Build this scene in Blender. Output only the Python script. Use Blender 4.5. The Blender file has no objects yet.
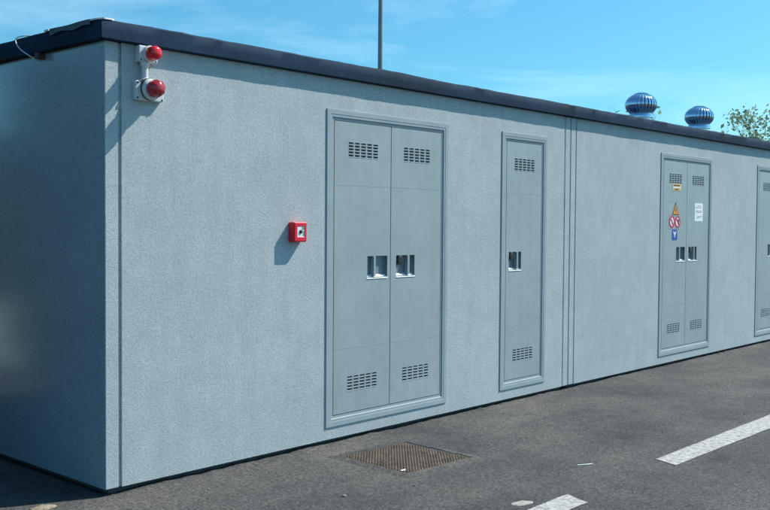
import bpy, bmesh, math, random
from mathutils import Vector, Matrix, noise
R = math.radians
random.seed(7)
S = bpy.context.scene
C = S.collection

# ------------------------------------------------------------------ camera
def cam_matrix(loc, yaw, pitch, roll):
    F = Vector((math.sin(yaw)*math.cos(pitch), math.cos(yaw)*math.cos(pitch), math.sin(pitch)))
    Rt = Vector((math.cos(yaw), -math.sin(yaw), 0)); U = Rt.cross(F)
    r2 = Rt*math.cos(roll)+U*math.sin(roll); u2 = U*math.cos(roll)-Rt*math.sin(roll)
    m = Matrix((r2, u2, -F)).transposed().to_4x4(); m.translation = loc
    return m
cd = bpy.data.cameras.new('camera'); cam = bpy.data.objects.new('camera', cd); C.objects.link(cam)
cam.matrix_world = cam_matrix(Vector((-2.9613, -4.8001, 1.5281)), .8375, -.0322, .0070)
cd.sensor_width = 36; cd.lens = 956.87*36/770; cd.clip_end = 3000; cd.clip_start = .05
S.camera = cam

# ------------------------------------------------------------------ light
SUN = Vector((2.2, -1.0, 2.7)).normalized()
EL = math.asin(SUN.z); AZ = math.atan2(SUN.x, SUN.y)
w = bpy.data.worlds.new('World'); S.world = w; w.use_nodes = True
nt = w.node_tree; N = nt.nodes; L = nt.links; N.clear()
out = N.new('ShaderNodeOutputWorld'); bg = N.new('ShaderNodeBackground'); bg.inputs[1].default_value = .12
sky = N.new('ShaderNodeTexSky'); sky.sky_type = 'NISHITA'; sky.sun_disc = False
sky.sun_elevation = EL; sky.sun_rotation = AZ; sky.air_density = 1.0; sky.dust_density = 1.3; sky.ozone_density = 1.0
tint = N.new('ShaderNodeMix'); tint.data_type = 'RGBA'; tint.blend_type = 'MULTIPLY'; tint.inputs[0].default_value = 1
tint.inputs[7].default_value = (.37, .91, 1.08, 1)
L.new(sky.outputs[0], tint.inputs[6])
# thin wisps of high cloud over the whole sky
tc = N.new('ShaderNodeTexCoord'); mp = N.new('ShaderNodeMapping'); mp.inputs['Scale'].default_value = (1.3, 2.2, 9.0)
mp.inputs['Rotation'].default_value = (0, R(10), R(38)); mp.inputs['Location'].default_value = (5.2, 3.1, 1.7)
nz = N.new('ShaderNodeTexNoise'); nz.inputs['Scale'].default_value = 1.6; nz.inputs['Detail'].default_value = 7; nz.inputs['Roughness'].default_value = .6; nz.inputs['Distortion'].default_value = .6
cr = N.new('ShaderNodeValToRGB'); cr.color_ramp.elements[0].position = .50; cr.color_ramp.elements[1].position = .8
cr.color_ramp.elements[0].color = (0, 0, 0, 1); cr.color_ramp.elements[1].color = (.27, .27, .27, 1)
cm = N.new('ShaderNodeMix'); cm.data_type = 'RGBA'; cm.inputs[7].default_value = (8.0, 10.0, 11.0, 1)
L.new(tc.outputs['Generated'], mp.inputs[0]); L.new(mp.outputs[0], nz.inputs[0]); L.new(nz.outputs[0], cr.inputs[0])
L.new(cr.outputs[0], cm.inputs[0]); L.new(tint.outputs[2], cm.inputs[6])
L.new(cm.outputs[2], bg.inputs[0]); L.new(bg.outputs[0], out.inputs[0])
sd = bpy.data.lights.new('sun', 'SUN'); sd.energy = 5.0; sd.angle = R(.5); sd.color = (1, .95, .87)
so = bpy.data.objects.new('sun', sd); C.objects.link(so)
so.rotation_euler = SUN.to_track_quat('Z', 'Y').to_euler()
vs = S.view_settings; vs.view_transform = 'Standard'; vs.look = 'None'; vs.gamma = 1; vs.exposure = .3; vs.use_curve_mapping = False

# ------------------------------------------------------------------ materials
def mat(name, col, rough=.6, metal=0, var=.12, vscale=3, bump=None, detail=None, spec=.5, tintcol=None, coat=0):
    """principled with mottled colour; bump = list of (scale, strength, distance)"""
    m = bpy.data.materials.new(name); m.use_nodes = True; t = m.node_tree; n = t.nodes; l = t.links
    b = n['Principled BSDF']; b.inputs['Roughness'].default_value = rough; b.inputs['Metallic'].default_value = metal
    b.inputs['Specular IOR Level'].default_value = spec; b.inputs['Coat Weight'].default_value = coat
    co = n.new('ShaderNodeTexCoord'); src = co.outputs['Object']
    a = n.new('ShaderNodeTexNoise'); a.inputs['Scale'].default_value = vscale; a.inputs['Detail'].default_value = 8; a.inputs['Roughness'].default_value = .65
    l.new(src, a.inputs[0])
    r = n.new('ShaderNodeValToRGB'); r.color_ramp.elements[0].position = .3; r.color_ramp.elements[1].position = .7
    c0 = [max(0, x*(1-var)) for x in col]; c1 = [x*(1+var) for x in col]
    if tintcol: c0 = tintcol
    r.color_ramp.elements[0].color = (*c0, 1); r.color_ramp.elements[1].color = (*c1, 1)
    l.new(a.outputs[0], r.inputs[0]); last = r.outputs[0]
    if detail:      # fine speckle multiplied on
        sc, amt = detail
        d = n.new('ShaderNodeTexNoise'); d.inputs['Scale'].default_value = sc; d.inputs['Detail'].default_value = 3
        l.new(src, d.inputs[0])
        mr = n.new('ShaderNodeMapRange'); mr.inputs[1].default_value = .3; mr.inputs[2].default_value = .7; mr.inputs[3].default_value = 1-amt; mr.inputs[4].default_value = 1+amt
        l.new(d.outputs[0], mr.inputs[0])
        mx = n.new('ShaderNodeMix'); mx.data_type = 'RGBA'; mx.blend_type = 'MULTIPLY'; mx.inputs[0].default_value = 1
        l.new(last, mx.inputs[6]); l.new(mr.outputs[0], mx.inputs[7]); last = mx.outputs[2]
    l.new(last, b.inputs['Base Color'])
    prev = None
    for sc, st, di in (bump or []):
        q = n.new('ShaderNodeTexNoise'); q.inputs['Scale'].default_value = sc; q.inputs['Detail'].default_value = 4
        l.new(src, q.inputs[0])
        u = n.new('ShaderNodeBump'); u.inputs['Strength'].default_value = st; u.inputs['Distance'].default_value = di
        l.new(q.outputs[0], u.inputs['Height'])
        if prev: l.new(prev, u.inputs['Normal'])
        prev = u.outputs[0]
    if prev: l.new(prev, b.inputs['Normal'])
    return m

M = {}
def weather(m, specs):
    """multiply stains onto a material: (scale, stretch, from, to, factor at from, factor at to)"""
    t = m.node_tree; n = t.nodes; l = t.links; b = n['Principled BSDF']; last = b.inputs['Base Color'].links[0].from_socket
    co = n.new('ShaderNodeTexCoord')
    for sc, stretch, lo, hi, a, c in specs:
        mp = n.new('ShaderNodeMapping'); mp.inputs['Scale'].default_value = stretch; l.new(co.outputs['Object'], mp.inputs[0])
        q = n.new('ShaderNodeTexNoise'); q.inputs['Scale'].default_value = sc; q.inputs['Detail'].default_value = 9; q.inputs['Roughness'].default_value = .7; l.new(mp.outputs[0], q.inputs[0])
        mr = n.new('ShaderNodeMapRange'); mr.inputs[1].default_value = lo; mr.inputs[2].default_value = hi; mr.inputs[3].default_value = a; mr.inputs[4].default_value = c; l.new(q.outputs[0], mr.inputs[0])
        x = n.new('ShaderNodeMix'); x.data_type = 'RGBA'; x.blend_type = 'MULTIPLY'; x.inputs[0].default_value = 1
        l.new(last, x.inputs[6]); l.new(mr.outputs[0], x.inputs[7]); last = x.outputs[2]
    l.new(last, b.inputs['Base Color'])
    return m
M['plaster'] = weather(mat('rough_plaster', (.432, .482, .500), .8, var=.06, vscale=1.1, detail=(60, .12), bump=[(125, .48, .0042), (300, .35, .0018)], spec=.25),
    ((3.0, (4, 4, .3), .42, .75, 1.0, .90), (7.5, (1, 1, 1), .35, .68, .94, 1.06), (2.2, (1, 1, .8), .55, .72, 1.0, .89), (26, (1, 1, 1), .64, .72, 1.0, .88)))
M['end_paint'] = mat('smooth_wall_paint', (.34, .43, .495), .20, var=.08, vscale=1.6, detail=(60, .13), bump=[(9, .04, .004), (75, .08, .0015)], coat=.8)  # smooth paint, made bluer and darker than the plaster to paint in shade
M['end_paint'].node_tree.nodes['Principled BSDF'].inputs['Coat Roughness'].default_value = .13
M['pale_concrete'] = mat('pale_concrete', (.27, .33, .29), .9, var=.12, vscale=2, bump=[(60, .3, .003)])  # surface of the unseen slab added for the end wall's reflected patch
M['hedge_core'] = mat('hedge_core', (.016, .015, .012), .95, var=.3, vscale=8)  # near black so the added hedges bounce little light onto the wall
M['door'] = mat('grp_door', (.335, .390, .403), .45, var=.06, vscale=2.2, detail=(12, .02), bump=[(2.0, .25, .014), (140, .08, .0006)])
weather(M['door'], ((5, (5, 1, .3), .45, .8, 1.0, .88), (3, (1, 1, 1), .35, .7, .95, 1.05), (30, (1, 1, .5), .66, .72, 1.0, .85)))
M['frame'] = mat('grp_frame', (.325, .385, .408), .75, spec=.2, var=.06, vscale=4)
M['steel'] = mat('pocket_steel', (.20, .24, .27), .5, var=.08, vscale=20)  # darkened to paint in the shadow inside the lock pocket
M['sill'] = mat('pocket_sill', (.80, .82, .82), .35, var=.03, vscale=20)  # whitened to paint in sunlight falling on the pocket floor
M['dark'] = mat('dark_plastic', (.025, .028, .032), .45, var=.2, vscale=20)
M['bitumen'] = mat('bitumen', (.013, .034, .066), .8, spec=.15, var=.4, vscale=2, detail=(90, .15), bump=[(14, .15, .008), (160, .3, .002)])
M['bitumen_grey'] = mat('bitumen_flap', (.07, .09, .11), .6, var=.3, vscale=9, bump=[(20, .5, .01)])
M['concrete'] = mat('plinth', (.10, .10, .10), .9, var=.2, vscale=6)
M['sealant'] = mat('sealant', (.08, .10, .11), .8, var=.2, vscale=20)
M['white'] = mat('white_plastic', (.60, .64, .64), .4, var=.04, vscale=12)
M['scrap'] = mat('white_scrap', (.8, .8, .78), .6, var=.05, vscale=30)
M['red'] = mat('red_plastic', (.76, .012, .035), .4, var=.08, vscale=14)
M['lens'] = mat('red_lens', (.74, .008, .012), .14, var=.12, vscale=30, coat=.5)
M['lens2'] = mat('red_lens_ribbed', (.45, .02, .04), .2, var=.4, vscale=60, coat=.4, bump=[(90, .5, .003)])
M['chrome'] = mat('bright_steel', (.50, .62, .78), .08, metal=1, var=.04, vscale=8)
M['zinc'] = mat('galvanised', (.55, .58, .60), .38, metal=.85, var=.12, vscale=10)
M['dull_zinc'] = mat('dull_galvanised', (.24, .28, .31), .55, metal=.5, var=.15, vscale=6)
M['aluminium'] = mat('aluminium', (.78, .80, .82), .3, metal=.7, var=.05, vscale=10)
M['rust'] = mat('rusty_iron', (.130, .094, .068), .8, var=.45, vscale=7, detail=(60, .3), bump=[(120, .4, .002)])
weather(M['rust'], ((9, (1, 1, 1), .45, .65, 1.0, .55), (40, (1, 1, 1), .4, .65, .8, 1.25)))
M['iron'] = mat('dark_iron', (.07, .06, .052), .7, var=.4, vscale=9, bump=[(100, .4, .002)])
M['brown'] = mat('brown_metal', (.09, .035, .035), .6)
M['bark'] = mat('bark', (.09, .075, .06), .9, var=.3, vscale=12)
M['leaf'] = mat('leaf', (.17, .26, .17), .55, var=.35, vscale=2.5)
M['hedge_leaf'] = mat('hedge_leaf', (.019, .036, .022), .7, var=.35, vscale=2.5)  # kept very dark, foliage of the unseen light-blocking hedges
def leafmat(m):
    t = m.node_tree; n = t.nodes; l = t.links; b = n['Principled BSDF']; o = n['Material Output']; tr = n.new('ShaderNodeBsdfTranslucent')
    l.new(b.inputs['Base Color'].links[0].from_socket, tr.inputs[0]); x = n.new('ShaderNodeMixShader'); x.inputs[0].default_value = .6
    l.new(b.outputs[0], x.inputs[1]); l.new(tr.outputs[0], x.inputs[2]); l.new(x.outputs[0], o.inputs[0])
leafmat(M['leaf'])
M['yellow'] = mat('yellow_label', (.72, .48, .16), .5, var=.1, vscale=40)
M['orange'] = mat('orange_sign', (.80, .30, .02), .45, var=.06, vscale=40)
M['black'] = mat('black_print', (.02, .02, .022), .5)
M['redprint'] = mat('red_print', (.62, .03, .08), .45)
M['blue'] = mat('blue_sign', (.015, .08, .42), .45)
M['paper'] = mat('paper', (.82, .84, .88), .7, var=.03, vscale=20)
M['ink'] = mat('grey_ink', (.35, .37, .42), .7)
M['green'] = mat('green_print', (.10, .36, .22), .5)
M['tan'] = mat('tan_stone', (.26, .21, .15), .9, var=.3, vscale=25, bump=[(60, .6, .01)])
M['pebble'] = mat('pebbles', (.20, .195, .185), .9, var=.5, vscale=9)
M['splash'] = mat('cement', (.30, .29, .27), .95, var=.3, vscale=30)

def asphalt():
    m = bpy.data.materials.new('asphalt'); m.use_nodes = True; t = m.node_tree; n = t.nodes; l = t.links
    b = n['Principled BSDF']; b.inputs['Roughness'].default_value = .9; b.inputs['Specular IOR Level'].default_value = .25
    co = n.new('ShaderNodeTexCoord'); src = co.outputs['Object']
    def nz(sc, det=6, rough=.6, stretch=None):
        a = n.new('ShaderNodeTexNoise'); a.inputs['Scale'].default_value = sc; a.inputs['Detail'].default_value = det; a.inputs['Roughness'].default_value = rough
        if stretch:
            mp = n.new('ShaderNodeMapping'); mp.inputs['Scale'].default_value = stretch; mp.inputs['Rotation'].default_value = (0, 0, R(-8)); l.new(src, mp.inputs[0]); l.new(mp.outputs[0], a.inputs[0])
        else: l.new(src, a.inputs[0])
        return a.outputs[0]
    def ramp(v, p0, c0, p1, c1):
        r = n.new('ShaderNodeValToRGB'); e = r.color_ramp.elements
        e[0].position = p0; e[1].position = p1; e[0].color = (*c0, 1); e[1].color = (*c1, 1); l.new(v, r.inputs[0]); return r.outputs[0]
    def mul(a, c, f=1):
        x = n.new('ShaderNodeMix'); x.data_type = 'RGBA'; x.blend_type = 'MULTIPLY'; x.inputs[0].default_value = f
        l.new(a, x.inputs[6]); l.new(c, x.inputs[7]); return x.outputs[2]
    def mix(f, a, col):
        x = n.new('ShaderNodeMix'); x.data_type = 'RGBA'; l.new(f, x.inputs[0]); l.new(a, x.inputs[6]); x.inputs[7].default_value = (*col, 1); return x.outputs[2]
    base = ramp(nz(.9, 8), .34, (.050, .052, .056), .68, (.106, .104, .102))
    # long wheel-track streaks and dusty brown patches
    base = mul(base, ramp(nz(1.0, 5, .6, (.35, 2.2, 1)), .3, (.80, .80, .82), .7, (1.18, 1.14, 1.10)))
    dust = ramp(nz(2.6, 7, .7), .56, (0, 0, 0), .78, (.55, .55, .55))
    base = mix(dust, base, (.128, .118, .108))
    # aggregate
    base = mul(base, ramp(nz(150, 3, .7), .3, (.55, .55, .57), .72, (1.5, 1.48, 1.46)))
    base = mul(base, ramp(nz(48, 4, .75), .34, (.62, .62, .64), .68, (1.40, 1.39, 1.36)))
    vo = n.new('ShaderNodeTexVoronoi'); vo.inputs['Scale'].default_value = 42; l.new(src, vo.inputs[0])
    chip = ramp(vo.outputs['Distance'], .0, (1, 1, 1), .16, (0, 0, 0))
    sel = ramp(nz(23, 2), .60, (0, 0, 0), .64, (.8, .8, .8))
    base = mix(mul(chip, sel), base, (.27, .25, .23))
    vc = n.new('ShaderNodeTexVoronoi'); vc.inputs['Scale'].default_value = 80; l.new(src, vc.inputs[0])
    sx = n.new('ShaderNodeSeparateColor'); l.new(vc.outputs['Color'], sx.inputs[0])
    base = mul(base, ramp(sx.outputs[0], .05, (.66, .66, .67), .95, (1.33, 1.32, 1.30)))
    # a few wandering hairline cracks
    wv = n.new('ShaderNodeTexVoronoi'); wv.feature = 'DISTANCE_TO_EDGE'; wv.inputs['Scale'].default_value = .55
    ds = n.new('ShaderNodeTexNoise'); ds.inputs['Scale'].default_value = 2.5; ds.inputs['Detail'].default_value = 6; l.new(src, ds.inputs[0])
    ad = n.new('ShaderNodeMix'); ad.data_type = 'VECTOR'; ad.inputs[0].default_value = .22; l.new(src, ad.inputs[4]); l.new(ds.outputs['Color'], ad.inputs[5]); l.new(ad.outputs[1], wv.inputs[0])
    base = mul(base, ramp(wv.outputs['Distance'], .0015, (.55, .55, .55), .005, (1, 1, 1)), .35)
    # oil and damp spots
    base = mul(base, ramp(nz(1.7, 3, .5), .66, (1, 1, 1), .76, (.72, .73, .76)))
    l.new(base, b.inputs['Base Color'])
    u = n.new('ShaderNodeBump'); u.inputs['Strength'].default_value = .8; u.inputs['Distance'].default_value = .006
    l.new(nz(130, 4, .7), u.inputs['Height'])
    u2 = n.new('ShaderNodeBump'); u2.inputs['Strength'].default_value = .4; u2.inputs['Distance'].default_value = .03
    l.new(nz(5, 4), u2.inputs['Height']); l.new(u.outputs[0], u2.inputs['Normal']); l.new(u2.outputs[0], b.inputs['Normal'])
    return m
M['asphalt'] = asphalt()

def roadpaint():
    m = bpy.data.materials.new('road_paint'); m.use_nodes = True; t = m.node_tree; n = t.nodes; l = t.links
    b = n['Principled BSDF']; b.inputs['Roughness'].default_value = .8
    co = n.new('ShaderNodeTexCoord')
    a = n.new('ShaderNodeTexNoise'); a.inputs['Scale'].default_value = 26; a.inputs['Detail'].default_value = 8; a.inputs['Roughness'].default_value = .75
    l.new(co.outputs['Object'], a.inputs[0])
    r = n.new('ShaderNodeValToRGB'); e = r.color_ramp.elements; e[0].position = .36; e[1].position = .58
    e[0].color = (.15, .145, .14, 1); e[1].color = (.46, .45, .43, 1)
    l.new(a.outputs[0], r.inputs[0]); l.new(r.outputs[0], b.inputs['Base Color'])
    u = n.new('ShaderNodeBump'); u.inputs['Strength'].default_value = .6; u.inputs['Distance'].default_value = .004
    q = n.new('ShaderNodeTexNoise'); q.inputs['Scale'].default_value = 130; l.new(co.outputs['Object'], q.inputs[0]); l.new(q.outputs[0], u.inputs['Height']); l.new(u.outputs[0], b.inputs['Normal'])
    return m
M['paint'] = roadpaint()

# ------------------------------------------------------------------ mesh helpers
class MB:
    def __init__(s): s.v = []; s.f = []; s.ix = {}
    def vert(s, p, share=False):
        if share:
            k = (round(p[0], 5), round(p[1], 5), round(p[2], 5))
            if k in s.ix: return s.ix[k]
            s.ix[k] = len(s.v)
        s.v.append(tuple(p)); return len(s.v)-1
    def face(s, pts, share=False): s.f.append([s.vert(p, share) for p in pts])
    def box(s, x0, x1, y0, y1, z0, z1):
        b = len(s.v)
        s.v += [(x, y, z) for z in (z0, z1) for y in (y0, y1) for x in (x0, x1)]
        for q in ((0, 2, 3, 1), (4, 5, 7, 6), (0, 1, 5, 4), (2, 6, 7, 3), (0, 4, 6, 2), (1, 3, 7, 5)): s.f.append([b+i for i in q])
        return s
    def plate(s, x0, x1, z0, z1, y0, y1, holes):
        """slab facing -y (front y0, back y1) with rectangular through-holes (xa, xb, za, zb)"""
        xs = sorted({x0, x1} | {h for q in holes for h in q[:2]}); zs = sorted({z0, z1} | {h for q in holes for h in q[2:]})
        nx, nz_ = len(xs)-1, len(zs)-1
        def solid(i, j):
            if i < 0 or j < 0 or i >= nx or j >= nz_: return False
            cx = (xs[i]+xs[i+1])/2; cz = (zs[j]+zs[j+1])/2
            return not any(a < cx < b and c < cz < d for a, b, c, d in holes)
        for i in range(nx):
            for j in range(nz_):
                if not solid(i, j): continue
                a, b, c, d = xs[i], xs[i+1], zs[j], zs[j+1]
                s.face([(a, y0, c), (b, y0, c), (b, y0, d), (a, y0, d)], True)
                s.face([(b, y1, c), (a, y1, c), (a, y1, d), (b, y1, d)], True)
                if not solid(i-1, j): s.face([(a, y1, c), (a, y0, c), (a, y0, d), (a, y1, d)], True)
                if not solid(i+1, j): s.face([(b, y0, c), (b, y1, c), (b, y1, d), (b, y0, d)], True)
                if not solid(i, j-1): s.face([(a, y1, c), (b, y1, c), (b, y0, c), (a, y0, c)], True)
                if not solid(i, j+1): s.face([(a, y0, d), (b, y0, d), (b, y1, d), (a, y1, d)], True)
        return s
    def lathe(s, prof, seg=32, at=(0, 0, 0), axis='z', close=True):
        """prof = [(radius, height)]; axis 'z' up or '-y' out of the wall"""
        b = len(s.v); n = len(prof)
        for k in range(seg):
            a = 2*math.pi*k/seg; c, d = math.cos(a), math.sin(a)
            for r, h in prof:
                if axis == 'z': p = (at[0]+r*c, at[1]+r*d, at[2]+h)
                else: p = (at[0]+r*c, at[1]-h, at[2]+r*d)
                s.v.append(p)
        for k in range(seg):
            k2 = (k+1) % seg
            for i in range(n-1): s.f.append([b+k*n+i, b+k2*n+i, b+k2*n+i+1, b+k*n+i+1])
        if close:
            s.f.append([b+k*n for k in range(seg)][::-1]); s.f.append([b+k*n+n-1 for k in range(seg)])
        return s
    def tube(s, pts, rad, seg=8):
        b = len(s.v); n = len(pts); pts = [Vector(p) for p in pts]
        if not hasattr(rad, '__len__'): rad = [rad]*n
        up = None
        for i, p in enumerate(pts):
            t = (pts[min(i+1, n-1)]-pts[max(i-1, 0)]).normalized()
            if up is None: up = t.orthogonal().normalized()
            up = (up-t*up.dot(t)).normalized(); sd_ = t.cross(up)
            for k in range(seg):
                a = 2*math.pi*k/seg; s.v.append(tuple(p+(up*math.cos(a)+sd_*math.sin(a))*rad[i]))
        for i in range(n-1):
            for k in range(seg):
                k2 = (k+1) % seg; s.f.append([b+i*seg+k, b+i*seg+k2, b+(i+1)*seg+k2, b+(i+1)*seg+k])
        s.f.append([b+k for k in range(seg)][::-1]); s.f.append([b+(n-1)*seg+k for k in range(seg)])
        return s
    def mesh(s, name, m, org=(0, 0, 0), smooth=False, bevel=0, bseg=2):
        me = bpy.data.meshes.new(name)
        me.from_pydata([(x-org[0], y-org[1], z-org[2]) for x, y, z in s.v], [], s.f)
        bm = bmesh.new(); bm.from_mesh(me); bmesh.ops.recalc_face_normals(bm, faces=bm.faces)
        if bevel:
            ed = [e for e in bm.edges if len(e.link_faces) == 2 and e.calc_face_angle(0) > .6]
            bmesh.ops.bevel(bm, geom=ed, offset=bevel, segments=bseg, profile=.6, affect='EDGES', clamp_overlap=True)
        bm.to_mesh(me); bm.free()
        me.materials.append(M[m])
        if smooth:
            for p in me.polygons: p.use_smooth = True
            me.set_sharp_from_angle(angle=R(38))
        return me

def origin(p): return Vector(p['org']) if p is not None and 'org' in p else Vector((0, 0, 0))
ORG = {}
def obj(name, mb, m, parent=None, org=None, **k):
    """mesh given in world coordinates; stored relative to its thing's base"""
    if parent is not None: og = ORG[parent.name]
    else: og = Vector(org) if org else Vector((0, 0, 0))
    me = mb.mesh(name, m, og, **k)
    o = bpy.data.objects.new(name, me); C.objects.link(o)
    if parent is not None: o.parent = parent
    else: o.location = og
    ORG[o.name] = og
    return o
def thing(name, loc, label, cat, group=None):
    o = bpy.data.objects.new(name, None); C.objects.link(o); o.location = loc; o.empty_display_size = .1
    ORG[o.name] = Vector(loc); tag(o, label, cat, group); return o
def tag(o, label, cat, group=None):
    o['label'] = label; o['category'] = cat
    if group: o['group'] = group
    return o

# ------------------------------------------------------------------ ground
G = -.04
mb = MB()
xs = [-600, -60, -12, -4, 0, 4, 8, 14, 24, 60, 600]
for i in range(len(xs)-1):
    for j in range(len(xs)-1):
        mb.face([(xs[i], xs[j], G), (xs[i+1], xs[j], G), (xs[i+1], xs[j+1], G), (xs[i], xs[j+1], G)], True)
o = obj('ground', mb, 'asphalt'); o['kind'] = 'structure'

# uneven lip of asphalt that closes up against the plinth
mb = MB(); n = 420
for i in range(n+1):
    x = -.02+12.1*i/n; g = .5+.5*noise.noise(Vector((x*2.1, 3, 0))); g2 = noise.noise(Vector((x*11, 7, 0))); g3 = noise.noise(Vector((x*37, 1, 0)))
    h = (.002+.024*g*g+.006*g2+.003*g3)*max(0, min(1, (x-.0)/.3))-.003*max(0, 1-x/.3); wd = .05+.05*g+.015*g2
    for y, z in ((.05, h), (-.012+.008*g3, h), (-.03-.3*wd, h*.55+.001*g3), (-.03-wd, -.003)): mb.v.append((x, y, G+max(z, -.003)))
for i in range(n):
    for k in range(3): q = i*4+k; mb.f.append([q, q+1, q+5, q+4])
o = obj('asphalt_lip', mb, 'asphalt', smooth=True); o['kind'] = 'structure'

def dash(corners, label, n=26):
    """a painted dash: quad corners (far-start, far-end, near-end, near-start) with worn edges"""
    a, b, c, d = [Vector((*q, 0)) for q in corners]; mb = MB(); rows = 5
    for i in range(n+1):
        t = i/n
        p, q = a.lerp(b, t), d.lerp(c, t)
        for k in range(rows):
            u = k/(rows-1); v = p.lerp(q, u)
            e = .004 if k in (0, rows-1) or i in (0, n) else 0
            v += Vector((random.uniform(-e, e), random.uniform(-e, e), 0))
            mb.v.append((v.x, v.y, G+.004))
    for i in range(n):
        for k in range(rows-1):
            q = i*rows+k; mb.f.append([q, q+1, q+rows+1, q+rows])
    og = (a+c)/2; og.z = G+.004
    return tag(obj('road_marking', mb, 'paint', org=og), label, 'road marking', 'dashes painted on the asphalt')
dash([(3.006, -1.885), (6.4, -1.875), (6.4, -2.11), (2.948, -2.058)], 'long white painted dash on the asphalt in front of the double door with warning signs')
dash([(-.4, -1.90), (1.86, -1.895), (1.80, -2.065), (-.4, -2.075)], 'white painted dash on the asphalt beside the rusty manhole cover')

# ------------------------------------------------------------------ cabins
H, T, OV, J, XE, D = 2.5529, 2.6641, .045, 4.9934, 12.03, 2.5
def inset_frame(parent, x0, x1, z0, z1):
    """moulded door surround: profile swept round the opening (t inwards, depth y)"""
    prof = [(0, .004), (0, -.006), (.0012, -.0075), (.034, -.0075), (.0352, -.0056), (.053, -.0056), (.0575, .0015), (.074, .0015), (.074, .05)]
    mb = MB()
    for i in range(len(prof)-1):
        (t0, y0), (t1, y1) = prof[i], prof[i+1]
        def rect(t, y): return [(x0+t, y, z0+t), (x1-t, y, z0+t), (x1-t, y, z1-t), (x0+t, y, z1-t)]
        a, b = rect(t0, y0), rect(t1, y1)
        for k in range(4): mb.face([a[k], a[(k+1) % 4], b[(k+1) % 4], b[k]], True)
    return obj('door_frame', mb, 'frame', parent)

def slots(xc, zc, wid=.325, hgt=.112):
    """5 x 5 louvre slots centred on xc, zc"""
    cw = wid/5; rh = hgt/5; q = []
    for i in range(5):
        for j in range(5):
            a = xc-wid/2+i*cw+.007; z = zc-hgt/2+j*rh
            q.append((a, a+cw-.014, z+.006, z+.017))
    return q
YL = .0015          # front of the door leaves
def leaf(parent, x0, x1, z0, z1, pocket, fin, lock, swap=0):
    xc = (x0+x1)/2
    v1 = slots(xc, 2.063); v2 = slots(xc, .375)
    px0, px1 = pocket; pz0, pz1 = 1.138, 1.292
    mb = MB().plate(x0, x1, z0, z1, YL, YL+.012, v1+v2+[(px0, px1, pz0, pz1)])
    lf = obj('door_leaf', mb, 'door', parent)
    for vs_ in (v1, v2):       # turned-out lower lips of the louvre
        mb = MB()
        for a, b, c, d in vs_:
            mb.face([(a, YL-.002, c-.005), (b, YL-.002, c-.005), (b, YL+.008, c+.002), (a, YL+.008, c+.002)])
            mb.face([(a, YL+.008, c+.002), (b, YL+.008, c+.002), (b, YL-.001, c-.007), (a, YL-.001, c-.007)])
            mb.face([(a, YL-.002, c-.005), (a, YL-.001, c-.007), (b, YL-.001, c-.007), (b, YL-.002, c-.005)])
        obj('louvre', mb, 'frame', lf)
    for z in (1.804, .632):    # fold line between the leaf's pressed sheets
        obj('seam', MB().box(x0+.004, x1-.004, YL-.0006, YL+.002, z, z+.005), 'frame', lf)
    # recessed lock pocket
    dep = .030; mb = MB(); e = .0
    A = [(px0, YL+.006, pz0), (px1, YL+.006, pz0), (px1, YL+.006, pz1), (px0, YL+.006, pz1)]
    B = [(px0, YL+dep, pz0), (px1, YL+dep, pz0), (px1, YL+dep, pz1), (px0, YL+dep, pz1)]
    for k in range(4): mb.face([A[k], A[(k+1) % 4], B[(k+1) % 4], B[k]], True)
    mb.face(B, True)
    obj('lock_pocket', mb, 'steel', lf)
    mb = MB()                  # sloping pocket floor, sunlight on it painted in as near white
    s0 = pz0-.012
    mb.face([(px0-.004, YL-.004, s0), (px1+.002, YL-.004, s0), (px1-.001, YL+dep-.001, pz0+.016), (px0+.001, YL+dep-.001, pz0+.016)])
    mb.face([(px0-.004, YL-.004, s0), (px0-.004, YL-.0005, s0-.002), (px1+.002, YL-.0005, s0-.002), (px1+.002, YL-.004, s0)])
    obj('pocket_sill', mb, 'sill', lf)
    fx = px0+(px1-px0)*fin
    obj('pull_bar', MB().box(fx-.011, fx+.011, YL-.006, YL+dep-.001, pz0+.004, pz1-.002), 'frame', lf, bevel=.003)
    if lock:
        lx = px0+(px1-px0)*.22; lz = pz1-.036
        mb = MB().lathe([(.034, -.004), (.034, .022), (.030, .028), (.012, .029)], 20, (lx, YL+.018, lz), '-y')
        obj('lock_cover', mb, 'dark', lf, smooth=True)
    return lf

def double_door(cab, x0, x1, z0, z1, labels=None):
    inset_frame(cab, x0, x1, z0, z1)
    a, b = x0+.081, x1-.081; c = (a+b)/2; zb, zt = z0+.080, z1-.079
    l1 = leaf(cab, a, c-.004, zb, zt, (c-.255, c-.035), .34, False, labels or 0)
    l2 = leaf(cab, c+.004, b, zb, zt, (c+.066, c+.282), .64, True, labels or 0)
    return l1, l2
def single_door(cab, x0, x1, z0, z1):
    inset_frame(cab, x0, x1, z0, z1)
    a, b = x0+.081, x1-.081
    return leaf(cab, a, b, z0+.080, z1-.079, (a+.045, a+.235), .66, True)

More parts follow.
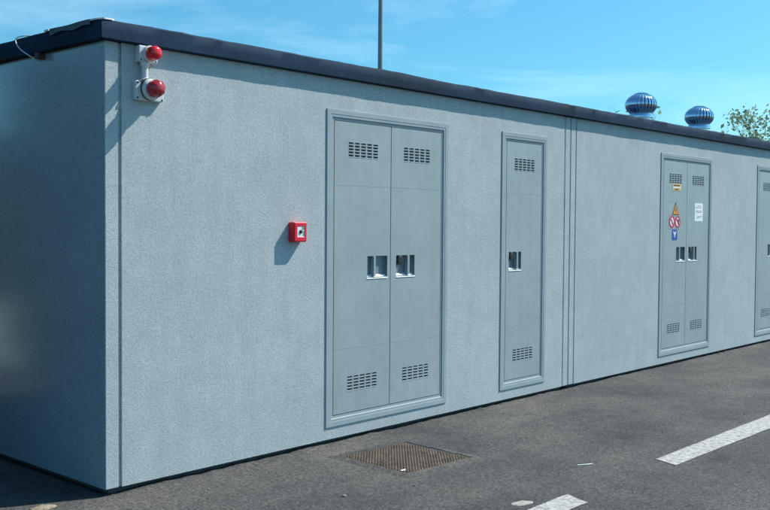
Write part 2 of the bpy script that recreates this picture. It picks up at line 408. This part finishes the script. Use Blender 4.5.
def sweep_parapet(path, seed):
    """bitumen-wrapped roof edge: profile (outward, z) swept along the path with uneven laps"""
    prof = [(-.05, H+.002), (OV-.008, H), (OV, H+.004), (OV+.003, H+.05), (OV+.001, T-.012), (OV-.008, T-.001), (OV-.04, T+.002), (OV-.14, T-.006), (OV-.20, T-.05)]
    P = [Vector((*p, 0)) for p in path]; st = []
    for i in range(len(P)-1):
        d = (P[i+1]-P[i]); ln = d.length; d.normalize(); nrm = Vector((d.y, -d.x, 0)); n = max(2, int(ln/.07))
        for k in range(n+1):
            if i > 0 and k == 0: continue
            p = P[i]+d*(ln*k/n); nn = nrm
            if k == n and i < len(P)-2:
                d2 = (P[i+2]-P[i+1]).normalized(); n2 = Vector((d2.y, -d2.x, 0)); nn = (nrm+n2)
            st.append((p, nn))
    mb = MB(); m = len(prof)
    for p, nn in st:
        for k, (u, z) in enumerate(prof):
            g = noise.noise(Vector((p.x*1.7+seed, p.y*1.7, k*.15)))*.003+noise.noise(Vector((p.x*9, p.y*9+seed, k*.4)))*.002
            h = g if k in (2, 3, 4) else g*.5
            zz = z+(g*2 if k >= 4 else g*.15 if k > 1 else 0)
            v = p+nn*(u+h); mb.v.append((v.x, v.y, zz))
    for i in range(len(st)-1):
        for k in range(m-1):
            q = i*m+k; mb.f.append([q, q+1, q+m+1, q+m])
    mb.f.append(list(range(m))); mb.f.append([len(st)*m-m+k for k in range(m)][::-1])
    return mb

TH = .085
def cabin(label, x0, x1, doors, seed, left):
    cab = thing('substation_cabin', ((x0+x1)/2, D/2, G), label, 'cabin')
    holes = [(a+.03, b-.03, c+.03, d-.03) for a, b, c, d in doors]
    pa, pb = x0+(.108 if left else .102), x1-.102
    # front panel between the end ribs, with door openings
    obj('front_wall', MB().plate(pa, pb, 0, H-.002, 0, TH, holes), 'plaster', cab)
    obj('end_wall', MB().box(x0+.0012, x0+.085, 0, D, 0, H-.002), 'plaster', cab, bevel=.004)
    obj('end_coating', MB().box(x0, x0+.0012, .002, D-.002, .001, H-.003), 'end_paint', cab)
    obj('end_wall', MB().box(x1-.085, x1, 0, D, 0, H-.002), 'plaster', cab, bevel=.004)
    obj('groove', MB().box(x0+.0851, pa-.0001, .013 if left else .007, TH-.002, .001, H-.004), 'plaster', cab)
    obj('groove', MB().box(pb+.0001, x1-.0851, .007, TH-.002, .001, H-.004), 'plaster', cab)
    obj('back_wall', MB().box(x0+.0852, x1-.0852, D-TH, D-.004, 0, H-.002), 'plaster', cab)
    obj('floor_slab', MB().box(x0+.05, x1-.05, .055, D-.05, G-.02, .02), 'concrete', cab)
    obj('roof_slab', MB().box(x0+.02, x1-.02, .0, D-.02, H+.001, T-.045), 'bitumen', cab)
    e = .0 if left else 0
    path = [(x1, D), (x0, D), (x0, 0), (x1+.0075, 0)] if left else [(x0-.0055, 0), (x1, 0), (x1, D), (x0, D)]
    par = obj('parapet', sweep_parapet(path, seed), 'bitumen', cab, smooth=True)
    return cab, par

Z0, Z1 = .0859, 2.3356
D1 = (1.7484, 3.1117, Z0, Z1); D2 = (3.8641, 4.5769, Z0, Z1); D3 = (6.8789, 8.2236, Z0, Z1); D4 = (9.6609, 11.005, Z0, Z1)
cabA, parA = cabin('grey plastered substation cabin with red alarm lamps and a red call point', 0, J-.007, [D1, D2], 1.3, True)
double_door(cabA, *D1); single_door(cabA, *D2)
cabB, parB = cabin('grey plastered substation cabin carrying the chrome turbine ventilators on its roof', J+.007, XE, [D3, D4], 1.3, False)
l3, r3 = double_door(cabB, *D3, 1); double_door(cabB, *D4, 1)
obj('joint_seal', MB().box(J-.0068, J+.0068, .02, .06, .0, H-.01), 'sealant', cabA)

# roof edge bits on the end facing the alarm lamps' corner
mb = MB(); n = 14
for i in range(n+1):          # lighter lap of membrane folded over the end parapet
    y = .06+.45*i/n; up = .008+.004*math.sin(i*.6)
    for (ox, z) in ((-OV-.011, T-.028+.006*math.sin(i*.8)), (-OV-.010, T+up*.5), (-OV+.02, T+up+.003), (.08, T+up)):
        mb.v.append((ox, y, z))
for i in range(n):
    for k in range(3): q = i*4+k; mb.f.append([q, q+1, q+5, q+4])
obj('membrane_lap', mb, 'bitumen_grey', parA, smooth=True)
obj('bracket', MB().box(-.05, -.002, .655, .70, 2.515, 2.551), 'brown', cabA, bevel=.004)

def curve_pts(ctrl, n=8):
    P = [Vector(c) for c in ctrl]; P = [P[0]]+P+[P[-1]]; o = []
    for i in range(1, len(P)-2):
        for k in range(n):
            t = k/n; a, b, c, d = P[i-1], P[i], P[i+1], P[i+2]
            o.append(.5*((2*b)+(c-a)*t+(2*a-5*b+4*c-d)*t*t+(3*b-a-3*c+d)*t**3))
    o.append(P[-2]); return o
mb = MB().tube(curve_pts([(-.004, .73, 2.515), (-.05, .775, 2.548), (-.066, .86, 2.60), (-.066, .90, 2.655), (-.04, .86, 2.675), (.02, .80, 2.675), (.1, .70, 2.672)]), .004)
tag(obj('cable', mb, 'white', org=(0, .8, 2.67), smooth=True), 'thin white cable looped over the roof edge above the shaded end wall', 'cable')
def scrap(pts, thick, label):
    mb = MB(); n = len(pts); b = [(x, y, z) for x, y, z in pts]; t = [(x, y, z+thick) for x, y, z in pts]
    mb.face(b[::-1]); mb.face(t)
    for i in range(n): mb.face([b[i], b[(i+1) % n], t[(i+1) % n], t[i]])
    c = [sum(p[k] for p in pts)/n for k in range(3)]
    return tag(obj('membrane_scrap', mb, 'scrap', org=c), label, 'scrap', 'white scraps on the roof edge')
scrap([(-.062, .0, 2.656), (-.03, -.050, 2.658), (.02, -.045, 2.660), (.05, -.02, 2.663), (-.02, .02, 2.664), (-.05, .10, 2.660)], .008, 'white scrap of membrane lying on the roof corner')
scrap([(-.056, .52, 2.662), (-.056, .57, 2.662), (-.02, .58, 2.666), (-.02, .52, 2.666)], .010, 'small white scrap on the roof edge between cable and corner')

# ------------------------------------------------------------------ alarm lamps
t = thing('alarm_beacon', (.26, 0, 2.455), 'upper red alarm lamp on a small white box tucked under the parapet', 'alarm lamp')
obj('back_box', MB().box(.196, .322, -.046, .001, 2.455, 2.548), 'white', t, bevel=.006)
obj('collar', MB().lathe([(.048, 0), (.048, .016), (.043, .024)], 28, (.262, -.0455, 2.502), '-y'), 'white', t, smooth=True)
obj('lamp_dome', MB().lathe([(.040, 0), (.041, .03), (.040, .048), (.034, .060), (.020, .067), (.004, .069)], 28, (.262, -.069, 2.502), '-y'), 'lens', t, smooth=True)
obj('conduit_neck', MB().lathe([(.020, -.115), (.020, -.03), (.028, -.02), (.028, 0)], 18, (.245, -.028, 2.4555), 'z'), 'white', t, smooth=True)
for x in (.208, .310):
    obj('screw', MB().lathe([(.005, 0), (.004, .003)], 10, (x, -.0462, 2.466), '-y'), 'dark', t)

t = thing('alarm_siren', (.276, 0, 2.235), 'lower red alarm lamp on a wide white base with four screws', 'alarm siren')
obj('base_plate', MB().box(.180, .372, -.034, .001, 2.235, 2.347), 'white', t, bevel=.006)
obj('collar', MB().lathe([(.062, 0), (.062, .022), (.058, .032), (.050, .040)], 32, (.272, -.0335, 2.300), '-y'), 'white', t, smooth=True)
obj('gasket', MB().lathe([(.064, .006), (.0655, .009), (.0655, .015), (.064, .018)], 32, (.272, -.0335, 2.300), '-y', close=False), 'dark', t, smooth=True)
mb = MB(); prof = [(.047, 0), (.050, .02), (.049, .045), (.042, .062), (.026, .073), (.006, .077)]
mb.lathe(prof, 32, (.272, -.072, 2.300), '-y')
obj('lamp_dome', mb, 'lens2', t, smooth=True)
for k in range(8):
    a = k*math.pi/4+.2; c, s_ = math.cos(a), math.sin(a)
    mb = MB().tube([(.272+r*c, -.072-h, 2.300+r*s_) for r, h in ((.0500, .008), (.0512, .022), (.0500, .045), (.043, .063), (.027, .074))], .0012, 6)
    obj('lens_rib', mb, 'lens', t, smooth=True)
obj('wire', MB().tube(curve_pts([(.235, -.03, 2.365), (.215, -.055, 2.358), (.205, -.06, 2.335), (.212, -.045, 2.31), (.222, -.036, 2.285)]), .0032, 6), 'dark', t, smooth=True)
obj('wire', MB().tube(curve_pts([(.25, -.04, 2.37), (.236, -.066, 2.362), (.212, -.062, 2.352), (.196, -.040, 2.343)]), .0035, 6), 'scrap', t, smooth=True)
for x in (.192, .360):
    for z in (2.247, 2.335): obj('screw', MB().lathe([(.006, 0), (.005, .004)], 10, (x, -.0342, z), '-y'), 'dark', t)

# ------------------------------------------------------------------ call point
t = thing('fire_call_point', (1.457, 0, 1.40), 'square red call point box with a white face and black button', 'call point')
cx, cz, hw = 1.4515, 1.472, .059
obj('housing', MB().box(cx-hw, cx+hw, -.056, .001, cz-.068, cz+.066), 'red', t, bevel=.010, bseg=3)
fr = MB().plate(cx-hw+.006, cx+hw-.006, cz-.061, cz+.060, -.060, -.0555, [(cx-.030, cx+.036, cz-.036, cz+.038)])
obj('face_frame', fr, 'red', t, bevel=.0015)
obj('face_plate', MB().box(cx-.031, cx+.037, -.0575, -.0550, cz-.037, cz+.039), 'paper', t)
obj('button', MB().lathe([(.013, 0), (.013, .004), (.010, .006)], 18, (cx+.001, -.0576, cz+.002), '-y'), 'black', t, smooth=True)
obj('green_mark', MB().box(cx+.012, cx+.034, -.0580, -.0576, cz+.014, cz+.034), 'green', t)
obj('green_mark', MB().box(cx+.020, cx+.034, -.0580, -.0576, cz-.028, cz+.006), 'green', t)

# ------------------------------------------------------------------ signs on the double door
def flat(poly, y, m, parent, name, thick=.0012):
    mb = MB(); n = len(poly); f = [(x, y, z) for x, z in poly]; b = [(x, y+thick, z) for x, z in poly]
    mb.face(f); mb.face(b[::-1])
    for i in range(n): mb.face([f[i], b[i], b[(i+1) % n], f[(i+1) % n]])
    return obj(name, mb, m, parent)
def ring(cx, cz, r0, r1, y, m, parent, name, n=28):
    mb = MB()
    for k in range(n):
        a, b = 2*math.pi*k/n, 2*math.pi*(k+1)/n
        q = [(cx+r*math.cos(u), cz+r*math.sin(u)) for r, u in ((r0, a), (r1, a), (r1, b), (r0, b))]
        mb.face([(x, y, z) for x, z in q])
        mb.face([(q[1][0], y, q[1][1]), (q[1][0], y+.0008, q[1][1]), (q[2][0], y+.0008, q[2][1]), (q[2][0], y, q[2][1])])
    return obj(name, mb, m, parent)
def disc(cx, cz, r, n=28): return [(cx+r*math.cos(2*math.pi*k/n), cz+r*math.sin(2*math.pi*k/n)) for k in range(n)]
Y0 = YL-.0016
t = thing('notice_label', (7.28, Y0, 1.93), 'small yellow and white notice label below the upper louvre of a door', 'label')
flat([(7.175, 1.930), (7.395, 1.930), (7.395, 2.005), (7.175, 2.005)], Y0, 'yellow', t, 'label_sheet')
flat([(7.185, 1.958), (7.385, 1.958), (7.385, 1.972), (7.185, 1.972)], Y0-.0009, 'paper', t, 'white_band', .0008)
flat([(7.20, 1.980), (7.36, 1.980), (7.36, 1.993), (7.20, 1.993)], Y0-.0009, 'brown', t, 'print_line', .0008)
flat([(7.23, 1.938), (7.33, 1.938), (7.33, 1.949), (7.23, 1.949)], Y0-.0009, 'brown', t, 'print_line', .0008)

t = thing('warning_sign', (7.26, Y0, 1.50), 'door sign with orange warning triangle above two red prohibition circles', 'sign')
flat([(7.085, 1.497), (7.40, 1.497), (7.375, 1.66), (7.335, 1.66), (7.27, 1.80), (7.255, 1.80), (7.175, 1.66), (7.115, 1.66)], Y0, 'frame', t, 'sign_plate')
flat([(7.178, 1.655), (7.345, 1.655), (7.267, 1.793), (7.258, 1.793)], Y0-.0010, 'black', t, 'triangle_border', .0008)
flat([(7.194, 1.664), (7.330, 1.664), (7.2625, 1.778)], Y0-.0018, 'orange', t, 'warning_triangle', .0007)
flat([(7.262, 1.745), (7.274, 1.742), (7.264, 1.712), (7.278, 1.712), (7.258, 1.674), (7.261, 1.698), (7.248, 1.698)], Y0-.0025, 'black', t, 'lightning_bolt', .0006)
for cx_, hand in ((7.172, 0), (7.316, 1)):
    flat(disc(cx_, 1.578, .068), Y0-.0010, 'paper', t, 'prohibition_disc', .0008)
    ring(cx_, 1.578, .047, .069, Y0-.0020, 'redprint', t, 'prohibition_ring')
    c45 = .7071; a_, b_ = .055, .009
    flat([(cx_-a_*c45-b_*c45, 1.578+a_*c45-b_*c45), (cx_+a_*c45-b_*c45, 1.578-a_*c45-b_*c45), (cx_+a_*c45+b_*c45, 1.578-a_*c45+b_*c45), (cx_-a_*c45+b_*c45, 1.578+a_*c45+b_*c45)], Y0-.0026, 'redprint', t, 'prohibition_bar', .0006)
    if hand: flat([(cx_+.000, 1.545), (cx_+.036, 1.555), (cx_+.038, 1.60), (cx_+.010, 1.615), (cx_-.004, 1.59)], Y0-.0017, 'black', t, 'hand_mark', .0005)
    else: flat([(cx_-.010, 1.545), (cx_+.012, 1.545), (cx_+.010, 1.605), (cx_-.008, 1.60)], Y0-.0017, 'ink', t, 'flame_mark', .0005)
t = thing('mandatory_sign', (7.24, Y0, 1.37), 'small blue sign with white mark below the prohibition circles', 'sign')
flat([(7.178, 1.384), (7.190, 1.372), (7.300, 1.372), (7.312, 1.384), (7.312, 1.478), (7.300, 1.490), (7.190, 1.490), (7.178, 1.478)], Y0, 'blue', t, 'sign_plate')
flat([(7.205, 1.468), (7.232, 1.468), (7.246, 1.445), (7.262, 1.468), (7.288, 1.468), (7.256, 1.425), (7.252, 1.400), (7.240, 1.400), (7.236, 1.425)], Y0-.0010, 'paper', t, 'white_mark', .0008)
t = thing('paper_notice', (7.87, Y0, 1.58), 'white printed paper notice on the leaf beside the warning signs', 'notice')
flat([(7.765, 1.588), (7.985, 1.588), (7.985, 1.800), (7.765, 1.800)], Y0, 'paper', t, 'paper_sheet')
for z, a_, b_ in ((1.765, .30, .70), (1.745, .1, .85), (1.705, .12, .45), (1.705, .55, .9), (1.69, .12, .8), (1.64, .3, .9), (1.625, .2, .6)):
    flat([(7.765+.22*a_, z), (7.765+.22*b_, z), (7.765+.22*b_, z+.008), (7.765+.22*a_, z+.008)], Y0-.0009, 'ink', t, 'print_line', .0007)

# ------------------------------------------------------------------ roof ventilators
def ventilator(x, y, label):
    t = thing('turbine_ventilator', (x, y, T-.045), label, 'ventilator', 'turbine ventilators on the roof')
    zb = 2.892
    obj('neck', MB().lathe([(.20, -.286), (.20, -.28), (.135, -.26), (.125, -.02), (.125, 0)], 32, (x, y, zb), 'z'), 'aluminium', t, smooth=True)
    obj('collar', MB().lathe([(.130, -.035), (.150, -.035), (.152, -.005), (.142, .012), (.130, .012)], 32, (x, y, zb), 'z'), 'chrome', t, smooth=True)
    obj('core', MB().lathe([(.118, .0), (.165, .06), (.168, .13), (.13, .20), (.05, .225)], 32, (x, y, zb), 'z'), 'zinc', t, smooth=True)
    def rz(u):
        a = -.85+u*(1.35+.85); return .192*math.cos(a*.98), .128+.143*math.sin(a)
    nv = 26
    for k in range(nv):
        mb = MB(); m_ = 9
        for i in range(m_):
            r, h = rz(i/(m_-1)*.93)
            for q in range(4):
                a = 2*math.pi*(k+q/3*.95)/nv; rr = r*(1+.035*math.sin(q/3*math.pi)-.05*(q/3))
                mb.v.append((x+rr*math.cos(a), y+rr*math.sin(a), zb+h))
        for i in range(m_-1):
            for q in range(3): j = i*4+q; mb.f.append([j, j+1, j+5, j+4])
        obj('vane', mb, 'chrome', t, smooth=True)
    r, h = rz(.90)
    obj('cap', MB().lathe([(r, h-.004), (r*1.02, h+.004), (r*.7, h+.016), (r*.2, h+.022), (.004, h+.023)], 32, (x, y, zb), 'z'), 'chrome', t, smooth=True)
ventilator(7.955, .8, 'chrome turbine ventilator on the roof, the one farther from the leafy tree')
ventilator(9.64, .8, 'chrome turbine ventilator on the roof, the one closer to the leafy tree')

# ------------------------------------------------------------------ lamp post behind the cabin
t = thing('lamp_post', (15.45, 12, G), 'slim galvanised lamp post rising behind the cabin roof', 'lamp post')
obj('pole', MB().lathe([(.085, 0), (.078, .9), (.068, 4), (.062, 6), (.050, 8.6)], 24, (15.45, 12, G), 'z'), 'dull_zinc', t, smooth=True)
obj('base_plate', MB().box(15.27, 15.63, 11.82, 12.18, G, G+.02), 'zinc', t, bevel=.004)
obj('arm', MB().tube(curve_pts([(15.45, 12, 8.5), (15.45, 11.98, 8.75), (15.45, 11.8, 8.9), (15.45, 11.1, 9.0)]), .028), 'zinc', t, smooth=True)
mb = MB()
for yy, wd, hh in ((11.15, .05, .04), (11.0, .11, .07), (10.7, .13, .08), (10.45, .09, .05), (10.4, .04, .02)):
    for k in range(12):
        a = 2*math.pi*k/12; mb.v.append((15.45+wd*math.cos(a), yy, 9.02+(hh if math.sin(a) > 0 else hh*.45)*math.sin(a)))
for i in range(4):
    for k in range(12): mb.f.append([i*12+k, i*12+(k+1) % 12, (i+1)*12+(k+1) % 12, (i+1)*12+k])
mb.f.append(list(range(12))); mb.f.append([48+k for k in range(12)])
obj('lamp_head', mb, 'zinc', t, smooth=True)

# ------------------------------------------------------------------ trees behind the cabin
def tree(x, y, h, spread, nleaf, leafsz, label, seed, narrow=False):
    rnd = random.Random(seed); t = thing('tree', (x, y, G), label, 'tree')
    tr = MB(); tips = []
    def branch(p, d, ln, r, lev):
        n = 6; pts = [p]; q = p.copy(); dd = d.copy()
        for i in range(n):
            dd = (dd+Vector((rnd.uniform(-1, 1), rnd.uniform(-1, 1), rnd.uniform(-.3, .8)))*.16).normalized()
            q = q+dd*(ln/n); pts.append(q.copy())
        tr.tube(pts, [r*(1-.6*i/n) for i in range(n+1)], 6 if lev < 2 else 4)
        if lev >= 2: tips.extend(pts[2:])
        if lev < 4:
            for k in range(3 if lev else 7):
                i = rnd.randint(2, n); a = rnd.uniform(0, 2*math.pi)
                nd = (dd*.55+Vector((math.cos(a), math.sin(a), rnd.uniform(.0, .7)))*(.5 if narrow else .8)).normalized()
                branch(pts[i], nd, ln*rnd.uniform(.45, .68), r*(1-.6*i/n)*.62, lev+1)
    branch(Vector((x, y, G)), Vector((0, 0, 1)), h*.55, h*.014, 0)
    cr_ = MB()
    for _ in range(nleaf):
        p = rnd.choice(tips)+Vector((rnd.gauss(0, 1), rnd.gauss(0, 1), rnd.gauss(0, 1)))*spread
        a = Vector((rnd.uniform(-1, 1), rnd.uniform(-1, 1), rnd.uniform(-.6, 1))).normalized()
        b = a.orthogonal().normalized(); b = (Matrix.Rotation(rnd.uniform(0, 6.28), 3, a) @ b)
        s_ = leafsz*rnd.uniform(.6, 1.3); c = a.cross(b)
        m1 = p+a*s_*.5
        cr_.face([p, m1+b*s_*.26+c*s_*.08, p+a*s_, m1-b*s_*.26+c*s_*.08])
    obj('trunk', tr, 'bark', t, smooth=True); obj('crown', cr_, 'leaf', t)
    return t
tree(24.3, 4.6, 5.6, .08, 1900, .12, 'sparse small-leaved tree beyond the far roof edge', 5)
tree(16.2, 4.6, 4.75, .05, 90, .14, 'thin sapling behind the turbine ventilators', 12, True)

# ------------------------------------------------------------------ unseen hedges added to block sky light from the end wall
def blocker_hedge(hx0, hx1, hy0, hy1, hz, label, seed, nleaf):
    t = thing('hedge', ((hx0+hx1)/2, (hy0+hy1)/2, G), label, 'hedge', 'conifer hedges beside the cabins')
    rnd = random.Random(seed); mb = MB(); core = MB(); nu, nvv = 40, 16
    per = [(hx1, G), (hx1-.03, G+hz*.5), (hx1-.15, G+hz*.93), (hx1-.45, G+hz), (hx0+.45, G+hz), (hx0+.15, G+hz*.93), (hx0+.03, G+hz*.5), (hx0, G)]
    def hp(u, v):             # section of the hedge: up the near face, over the top, down the far face
        f = v*(len(per)-1); i = min(int(f), len(per)-2); k = f-i
        x = per[i][0]*(1-k)+per[i+1][0]*k; z = per[i][1]*(1-k)+per[i+1][1]*k; y = hy0+(hy1-hy0)*u
        n_ = noise.noise(Vector((x*1.4, y*1.4, z*1.4)))*.12
        return Vector((x+n_*(1 if v < .5 else -1), y+n_, max(G, z+n_*(0 if z < .1 else 1))))
    for i in range(nu+1):
        for j in range(nvv+1): core.v.append(tuple(hp(i/nu, j/nvv)))
    for i in range(nu):
        for j in range(nvv): q = i*(nvv+1)+j; core.f.append([q, q+1, q+nvv+2, q+nvv+1])
    core.f.append(list(range(nvv+1))); core.f.append([nu*(nvv+1)+j for j in range(nvv+1)])
    obj('branch_mass', core, 'hedge_core', t)
    for _ in range(nleaf):
        e_ = rnd.random(); p = hp(rnd.random(), rnd.random())
        if e_ < .2: p = Vector((rnd.uniform(hx0, hx1), hy0+(0 if e_ < .1 else hy1-hy0), rnd.uniform(G, G+hz)))
        p += Vector((rnd.gauss(0, .06), rnd.gauss(0, .06), abs(rnd.gauss(0, .06))))
        a = Vector((rnd.uniform(-1, 1), rnd.uniform(-1, 1), rnd.uniform(-.4, 1))).normalized(); b = Matrix.Rotation(rnd.uniform(0, 6.28), 3, a) @ a.orthogonal().normalized()
        s_ = rnd.uniform(.05, .11); m1 = p+a*s_*.5; c = a.cross(b)
        mb.face([p, m1+b*s_*.3+c*s_*.08, p+a*s_, m1-b*s_*.3+c*s_*.08])
    obj('foliage', mb, 'hedge_leaf', t)
blocker_hedge(-3.3, -1.7, .25, 4.35, 3.1, 'tall clipped dark conifer hedge facing the shaded end wall', 21, 60000)
blocker_hedge(-7.4, -5.8, 3.5, 16, 3.2, 'tall dark conifer hedge beyond the pale concrete yard', 22, 40000)  # added out of view as dark backing for the end wall reflection
mb = MB().box(-5.7, -1.9, 4.5, 15, G-.03, G+.02)  # unseen slab added so its sunlit top mirrors as the end wall's patch
o = obj('concrete_yard', mb, 'pale_concrete', bevel=.006); o['kind'] = 'structure'

# ------------------------------------------------------------------ manhole cover
mx, my, sd2, ang = 1.885, -.640, .302, R(-3)
t = thing('manhole_cover', (mx, my, G), 'square rusty iron manhole cover with raised studs set in the asphalt', 'manhole cover')
def rot(mb):
    c, s_ = math.cos(ang), math.sin(ang)
    mb.v = [(mx+(x*c-y*s_), my+(x*s_+y*c), z) for x, y, z in mb.v]; return mb
mb = MB(); a, b = sd2+.022, sd2+.003
for q in ((-a, a, -a, -b), (-a, a, b, a), (-a, -b, -b, b), (b, a, -b, b)): mb.box(*q, G-.03, G+.003)
obj('frame', rot(mb), 'iron', t)
mb = MB(); n = 96           # ragged asphalt and packed dirt round the rim
for k in range(n):
    a_ = 2*math.pi*k/n; c, s_ = math.cos(a_), math.sin(a_); f = 1/max(abs(c), abs(s_))
    g = noise.noise(Vector((c*5, s_*5, 2)))*.5+noise.noise(Vector((c*17, s_*17, 5)))*.5
    for rr, z in ((sd2+.008+.016*g, .0035), (sd2+.014+.018*g, .0085+.003*g), (sd2+.03+.03*g, .007), (sd2+.09+.03*g, -.002)):
        mb.v.append((c*f*rr, s_*f*rr, G+z))
for k in range(n):
    for q in range(3): i = k*4+q; j = ((k+1) % n)*4+q; mb.f.append([i, i+1, j+1, j])
obj('asphalt_rim', rot(mb), 'asphalt', t, smooth=True)
obj('cover_plate', rot(MB().box(-sd2, sd2, -sd2, sd2, G-.03, G+.0028)), 'iron', t)
mb = MB(); n = 22; st = 2*(sd2-.012)/n
for i in range(n):
    for j in range(n):
        x = -sd2+.012+st*(i+.5); y = -sd2+.012+st*(j+.5); r = st*.36; z = G+.0027
        top = [(x-r*.7, y-r*.7, z+.006), (x+r*.7, y-r*.7, z+.006), (x+r*.7, y+r*.7, z+.006), (x-r*.7, y+r*.7, z+.006)]
        bot = [(x-r, y-r, z), (x+r, y-r, z), (x+r, y+r, z), (x-r, y+r, z)]
        mb.face(top)
        for k in range(4): mb.face([bot[k], bot[(k+1) % 4], top[(k+1) % 4], top[k]])
o = obj('stud_pattern', rot(mb), 'rust', t)
for sx in (-1, 1): obj('lifting_slot', rot(MB().box(sx*.2-.03, sx*.2+.03, -.012, .012, G+.0027, G+.0092)), 'dark', t)

# ------------------------------------------------------------------ litter and gravel
def blob(name, x, y, rx, ry, h, m, label, cat, seed, n=18):
    rnd = random.Random(seed); mb = MB(); rr = [rnd.uniform(.7, 1.1) for _ in range(n)]
    rings = [(1, 0), (.85, .7), (.5, 1)]
    for f, u in rings:
        for k in range(n):
            a = 2*math.pi*k/n; mb.v.append((x+rx*f*rr[k]*math.cos(a), y+ry*f*rr[k]*math.sin(a), G+.001+h*u*rnd.uniform(.85, 1.1)))
    for i in range(2):
        for k in range(n): mb.f.append([i*n+k, i*n+(k+1) % n, (i+1)*n+(k+1) % n, (i+1)*n+k])
    mb.f.append([2*n+k for k in range(n)])
    return tag(obj(name, mb, m, org=(x, y, G)), label, cat)
blob('flat_stone', -.36, .055, .085, .045, .014, 'tan', 'flat tan stone on the ground off the shaded cabin corner', 'stone', 3)
blob('cement_splash', 1.54, -1.80, .075, .05, .003, 'splash', 'pale dried cement splash on the asphalt by the short dash', 'stain', 4)
blob('cover_pebble', 1.60, -.86, .028, .010, .004, 'scrap', 'small white stone lying on the rusty manhole cover', 'stone', 8).location.z += .008
mb = MB().tube([(2.50, -1.585, G+.003), (2.55, -1.62, G+.004), (2.60, -1.64, G+.003)], .0035, 6)
tag(obj('plastic_strip', mb, 'scrap', org=(2.55, -1.62, G)), 'thin white plastic strip lying on the asphalt between the dashes', 'litter')
mb = MB(); rnd = random.Random(11)
for _ in range(150):
    x = rnd.uniform(-.4, 9); y = -rnd.random()**1.4*3.4-.02; r = rnd.uniform(.003, .009)*(1.6 if rnd.random() < .06 else 1)
    if y > -1.0 and y < -.28 and 1.5 < x < 2.25: continue
    pr = [(r*.7, -r*.2), (r, r*.25), (r*.6, r*.7)]; b = len(mb.v); mb.lathe(pr, 6, (x, y, G+r*.15))
    for q in range(b, len(mb.v)):
        v = mb.v[q]; mb.v[q] = (v[0]+rnd.uniform(-.3, .3)*r, v[1]+rnd.uniform(-.3, .3)*r, v[2]+rnd.uniform(-.15, .15)*r)
o = obj('loose_gravel', mb, 'pebble'); o['kind'] = 'stuff'; o['label'] = 'scattered pale grit on the asphalt'
